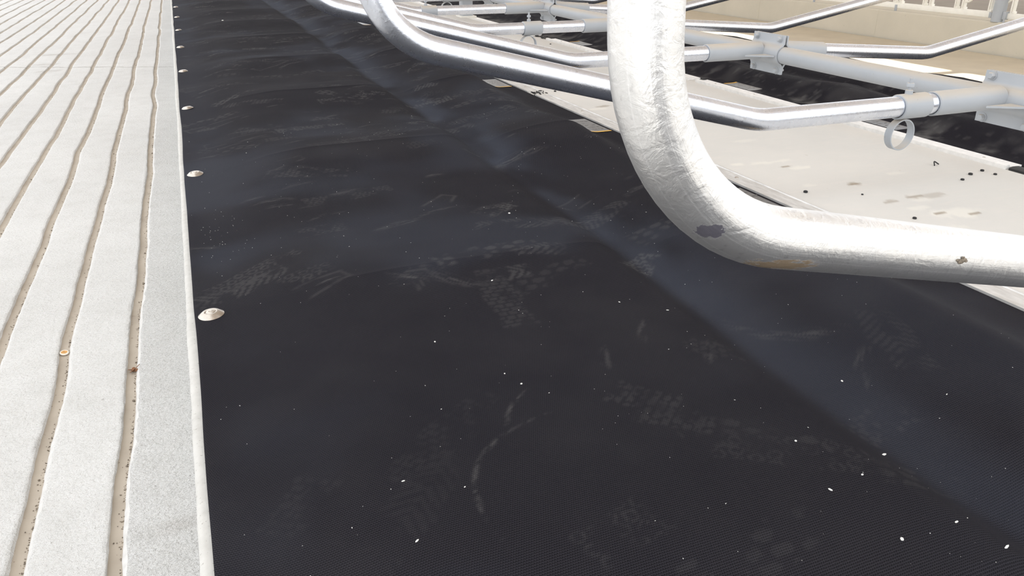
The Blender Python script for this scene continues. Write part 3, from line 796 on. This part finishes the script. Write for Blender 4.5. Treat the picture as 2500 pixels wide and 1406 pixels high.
# pipe clamp: two half shells around the pipe, each with a welded sleeve and gussets, four bolts
def half_shell():
    """(u,z) section of one half clamp, u pointing away from the pipe axis plane"""
    ri, t = PR + .0015, .006
    inner, outer = [], []
    zt = .083; a0 = math.asin(min(.98, .008 / ri))
    inner.append((.002, zt)); inner.append((.002, ri + .010))
    for k in range(13):
        a = PI / 2 - .28 - (PI - .56) * k / 12; inner.append((ri * math.cos(a), ri * math.sin(a)))
    inner += [(.002, -ri - .010), (.002, -zt)]
    outer.append((.002 + t, zt)); outer.append((.002 + t + .001, ri + .016))
    for k in range(13):
        a = PI / 2 - .36 - (PI - .72) * k / 12; outer.append(((ri + t) * math.cos(a), (ri + t) * math.sin(a)))
    outer += [(.002 + t + .001, -ri - .016), (.002 + t, -zt)]
    return inner + outer[::-1]

def rot_right(bm):
    bmesh.ops.transform(bm, matrix=Matrix.Rotation(TILT, 4, 'Y'), verts=bm.verts)

def clamp(label):
    o = empty('pipe_clamp', (PX, 0, PZ), label, 'clamp', 'bolted grey pipe clamps along the head pipe')
    for s in (-1, 1):
        bm = bmesh.new(); add_prism_y(bm, [(s * u, z) for u, z in half_shell()], -.105, .105)
        if s > 0: rot_right(bm)
        hs = obj('half_shell', bm, M_PAINT, o)
        bm = bmesh.new(); add_sleeve(bm, (s * .036, 0, 0), (s * .325, 0, 0), .0375, R_T + .0012, 40)
        if s > 0: rot_right(bm)
        bmesh.ops.translate(bm, verts=bm.verts, vec=(0, .0225, .010 if s < 0 else .014))
        obj('sleeve', bm, M_PAINT, hs)
        for q in (-1, 1):
            bm = bmesh.new()
            tri = [(s * .048, q * .035), (s * .155, q * .035), (s * .048, q * .098)]
            A = [bm.verts.new((x, y, .001)) for x, y in tri]; B = [bm.verts.new((x, y, -.005)) for x, y in tri]
            bm.faces.new(A); bm.faces.new(B[::-1])
            for k in range(3): bm.faces.new((A[k], B[k], B[(k + 1) % 3], A[(k + 1) % 3]))
            if s > 0: rot_right(bm)
            obj('gusset', bm, M_PAINT, hs, smooth=False)
    for yy_ in (-.078, .078):
        for zz in (-.068, .068):
            bm = bmesh.new(); add_hex_bolt(bm, (-.011, yy_, zz), (-1, 0, 0), .0115, .013, .005, .04)
            add_lathe(bm, [(0, .010), (.011, .010), (.011, 0), (0, 0)], (.010, yy_, zz), (1, 0, 0), 6)
            obj('bolt', bm, M_PAINT, o)
    return o
CL = ['grey pipe clamp cut by the right edge, with two lower bolts showing', 'grey pipe clamp in full view right of the thick vertical tube', 'grey pipe clamp mostly hidden behind the thick vertical tube', 'grey pipe clamp at top centre, left of the thick vertical tube', 'small grey pipe clamp touching the top edge', 'rearmost grey pipe clamp above the top edge', 'grey pipe clamp of the nearest divider, outside the right edge']
c0 = clamp(CL[0]); c0.location.y = YD[1] - .0225
def copy_tree(o, parent=None):
    c = o.copy(); COL.objects.link(c); c.parent = parent
    for ch in list(o.children): copy_tree(ch, c)
    return c
for y, lab in zip(YD[2:] + [YD[0]], CL[1:]):
    c = copy_tree(c0); c.location.y = y - .0225; c['label'] = lab

# sliding collars with set bolt and hanging ring
def collar(label):
    o = empty('ring_collar', (0, 0, DZ), label, 'collar', 'grey collars with hanging rings on the dividers')
    bm = bmesh.new(); add_sleeve(bm, (-.055, 0, 0), (.055, 0, 0), .0378, R_T + .001, 40); obj('collar_sleeve', bm, M_PAINT, o)
    bm = bmesh.new()
    add_lathe(bm, [(0, .016), (.009, .016), (.0115, .014), (.0115, 0), (0, 0)], (-.018, 0, .034), (0, 0, 1), 6)
    add_lathe(bm, [(0, .05), (.005, .05), (.005, 0), (0, 0)], (-.018, 0, .034), (0, 0, 1), 12)
    add_lathe(bm, [(0, .036), (.010, .036), (.0115, .034), (.0115, .025), (0, .025)], (-.018, 0, .034), (0, 0, 1), 6)
    obj('set_bolt', bm, M_PAINT, o)
    bm = bmesh.new(); add_sleeve(bm, (-.022, -.013, -.0855), (-.022, .013, -.0855), .0485, .0445, 48, .001); obj('hanging_ring', bm, M_PAINT, o)
    return o
k0 = collar('grey collar with top bolt and hanging ring, right of the thick tube'); k0.location = (2.03, YD[1], DZ)
for y, x, lab in ((YD[2], 1.92, 'grey collar and ring behind the thick vertical tube'), (YD[3], 1.80, 'grey collar at top centre with its ring half hidden by a tube'), (YD[4], 1.56, 'grey collar behind the fourth tube at the top'), (YD[5], 2.09, 'small grey collar and ring arc at the top edge')):
    c = copy_tree(k0); c.location = (x, y, DZ); c['label'] = lab

# dark fleck stuck on the near tube
bm = bmesh.new()
for a, b, r in ((0, 0, .004), (.005, .001, .0026), (-.005, .002, .0022), (.002, .004, .002), (.008, -.001, .0018)):
    bmesh.ops.create_icosphere(bm, subdivisions=2, radius=r, matrix=Matrix.Translation((a, 0, b)) @ Matrix.Diagonal((1.3, .4, .8, 1)))
o = tag(obj('dirt_fleck', bm, M_GRIT), 'small dark fleck stuck on the thick lower tube near the right edge', 'fleck')
o.location = (.753, .5482, .452)

# support post behind
o = empty('support_post', (2.735, 8.05, -.016), 'pale grey support post on a base plate behind the fifth tube', 'post')
bm = bmesh.new(); add_box(bm, (0, 0, .62), (.115, .115, 1.22), bevel=.012); obj('post_shaft', bm, M_PAINT, o)
bm = bmesh.new(); add_box(bm, (0, 0, .012), (.17, .17, .024), bevel=.003); obj('base_plate', bm, M_CREAM, o)

# ------------------------------------------------------------------ feed fence on the wall
FX = 7.37
fe = empty('feed_fence', (FX, 0, 0), 'cream white headlock feed fence along the top of the beige wall', 'fence')
for ya, yb_ in ((1.5, 5.545), (5.685, 15)):
    for nm, zz in (('bottom_rail', .055), ('top_rail', .95)):
        bm = bmesh.new(); add_box(bm, (0, (ya + yb_) / 2, zz), (.05, yb_ - ya, .055), bevel=.006); obj(nm, bm, M_CREAM, fe)
PAIRS = [6.87 + .395 * k for k in range(-5, 16)]
for y in PAIRS:
    if abs(y - 5.685) < .05:                                        # split round the post
        sp = (.05, -.19)
    else: sp = (.042, -.042)
    for d in sp:
        bm = bmesh.new(); add_box(bm, (0, y + d, .50), (.036, .036, .86), bevel=.004)
        add_box(bm, (-.006, y + d - .024, .092), (.044, .018, .022), bevel=.003); add_box(bm, (-.027, y + d, .5), (.006, .010, .8))
        obj('upright', bm, M_CREAM, fe)
for y in PAIRS:                                                     # hinged yoke rod, a V narrowing to its foot
    pth = fillet([(0, y + .06, .8), (0, y - .045, .155), (0, y - .09, .155), (0, y - .24, .27), (0, y - .20, .85)], [.02, .02, .05], 6)
    bm = bmesh.new(); add_tube(bm, pth, .011, 12, Vector((1, 0, 0)))
    add_box(bm, (-.015, y - .10, .22), (.03, .03, .03), bevel=.004)
    obj('yoke_lever', bm, M_CREAM, fe)
for y in (6.865, 8.15):
    bm = bmesh.new(); add_box(bm, (-.026, y, .03), (.012, .030, .066), bevel=.003); obj('stay_bracket', bm, M_PAINT, fe)
o = empty('fence_post', (7.345, 5.615, 0), 'round grey post standing on the wall in front of the cream feed fence', 'post')
bm = bmesh.new(); add_tube(bm, [(0, 0, -.002), (0, 0, .5), (0, 0, 1.35)], .058, 32, Vector((1, 0, 0))); obj('post_tube', bm, M_PAINT, o)
bm = bmesh.new(); add_box(bm, (.0, -.075, .06), (.05, .035, .075), bevel=.004); add_box(bm, (0, .072, .055), (.05, .03, .056), bevel=.004)
add_box(bm, (-.03, -.092, .012), (.012, .012, .06)); obj('rail_bracket', bm, M_PAINT, o)

# ------------------------------------------------------------------ render look
S.view_settings.view_transform = 'Standard'; S.view_settings.look = 'None'
S.view_settings.exposure = 0.0; S.view_settings.gamma = 1; S.view_settings.use_curve_mapping = False
S.render.film_transparent = False
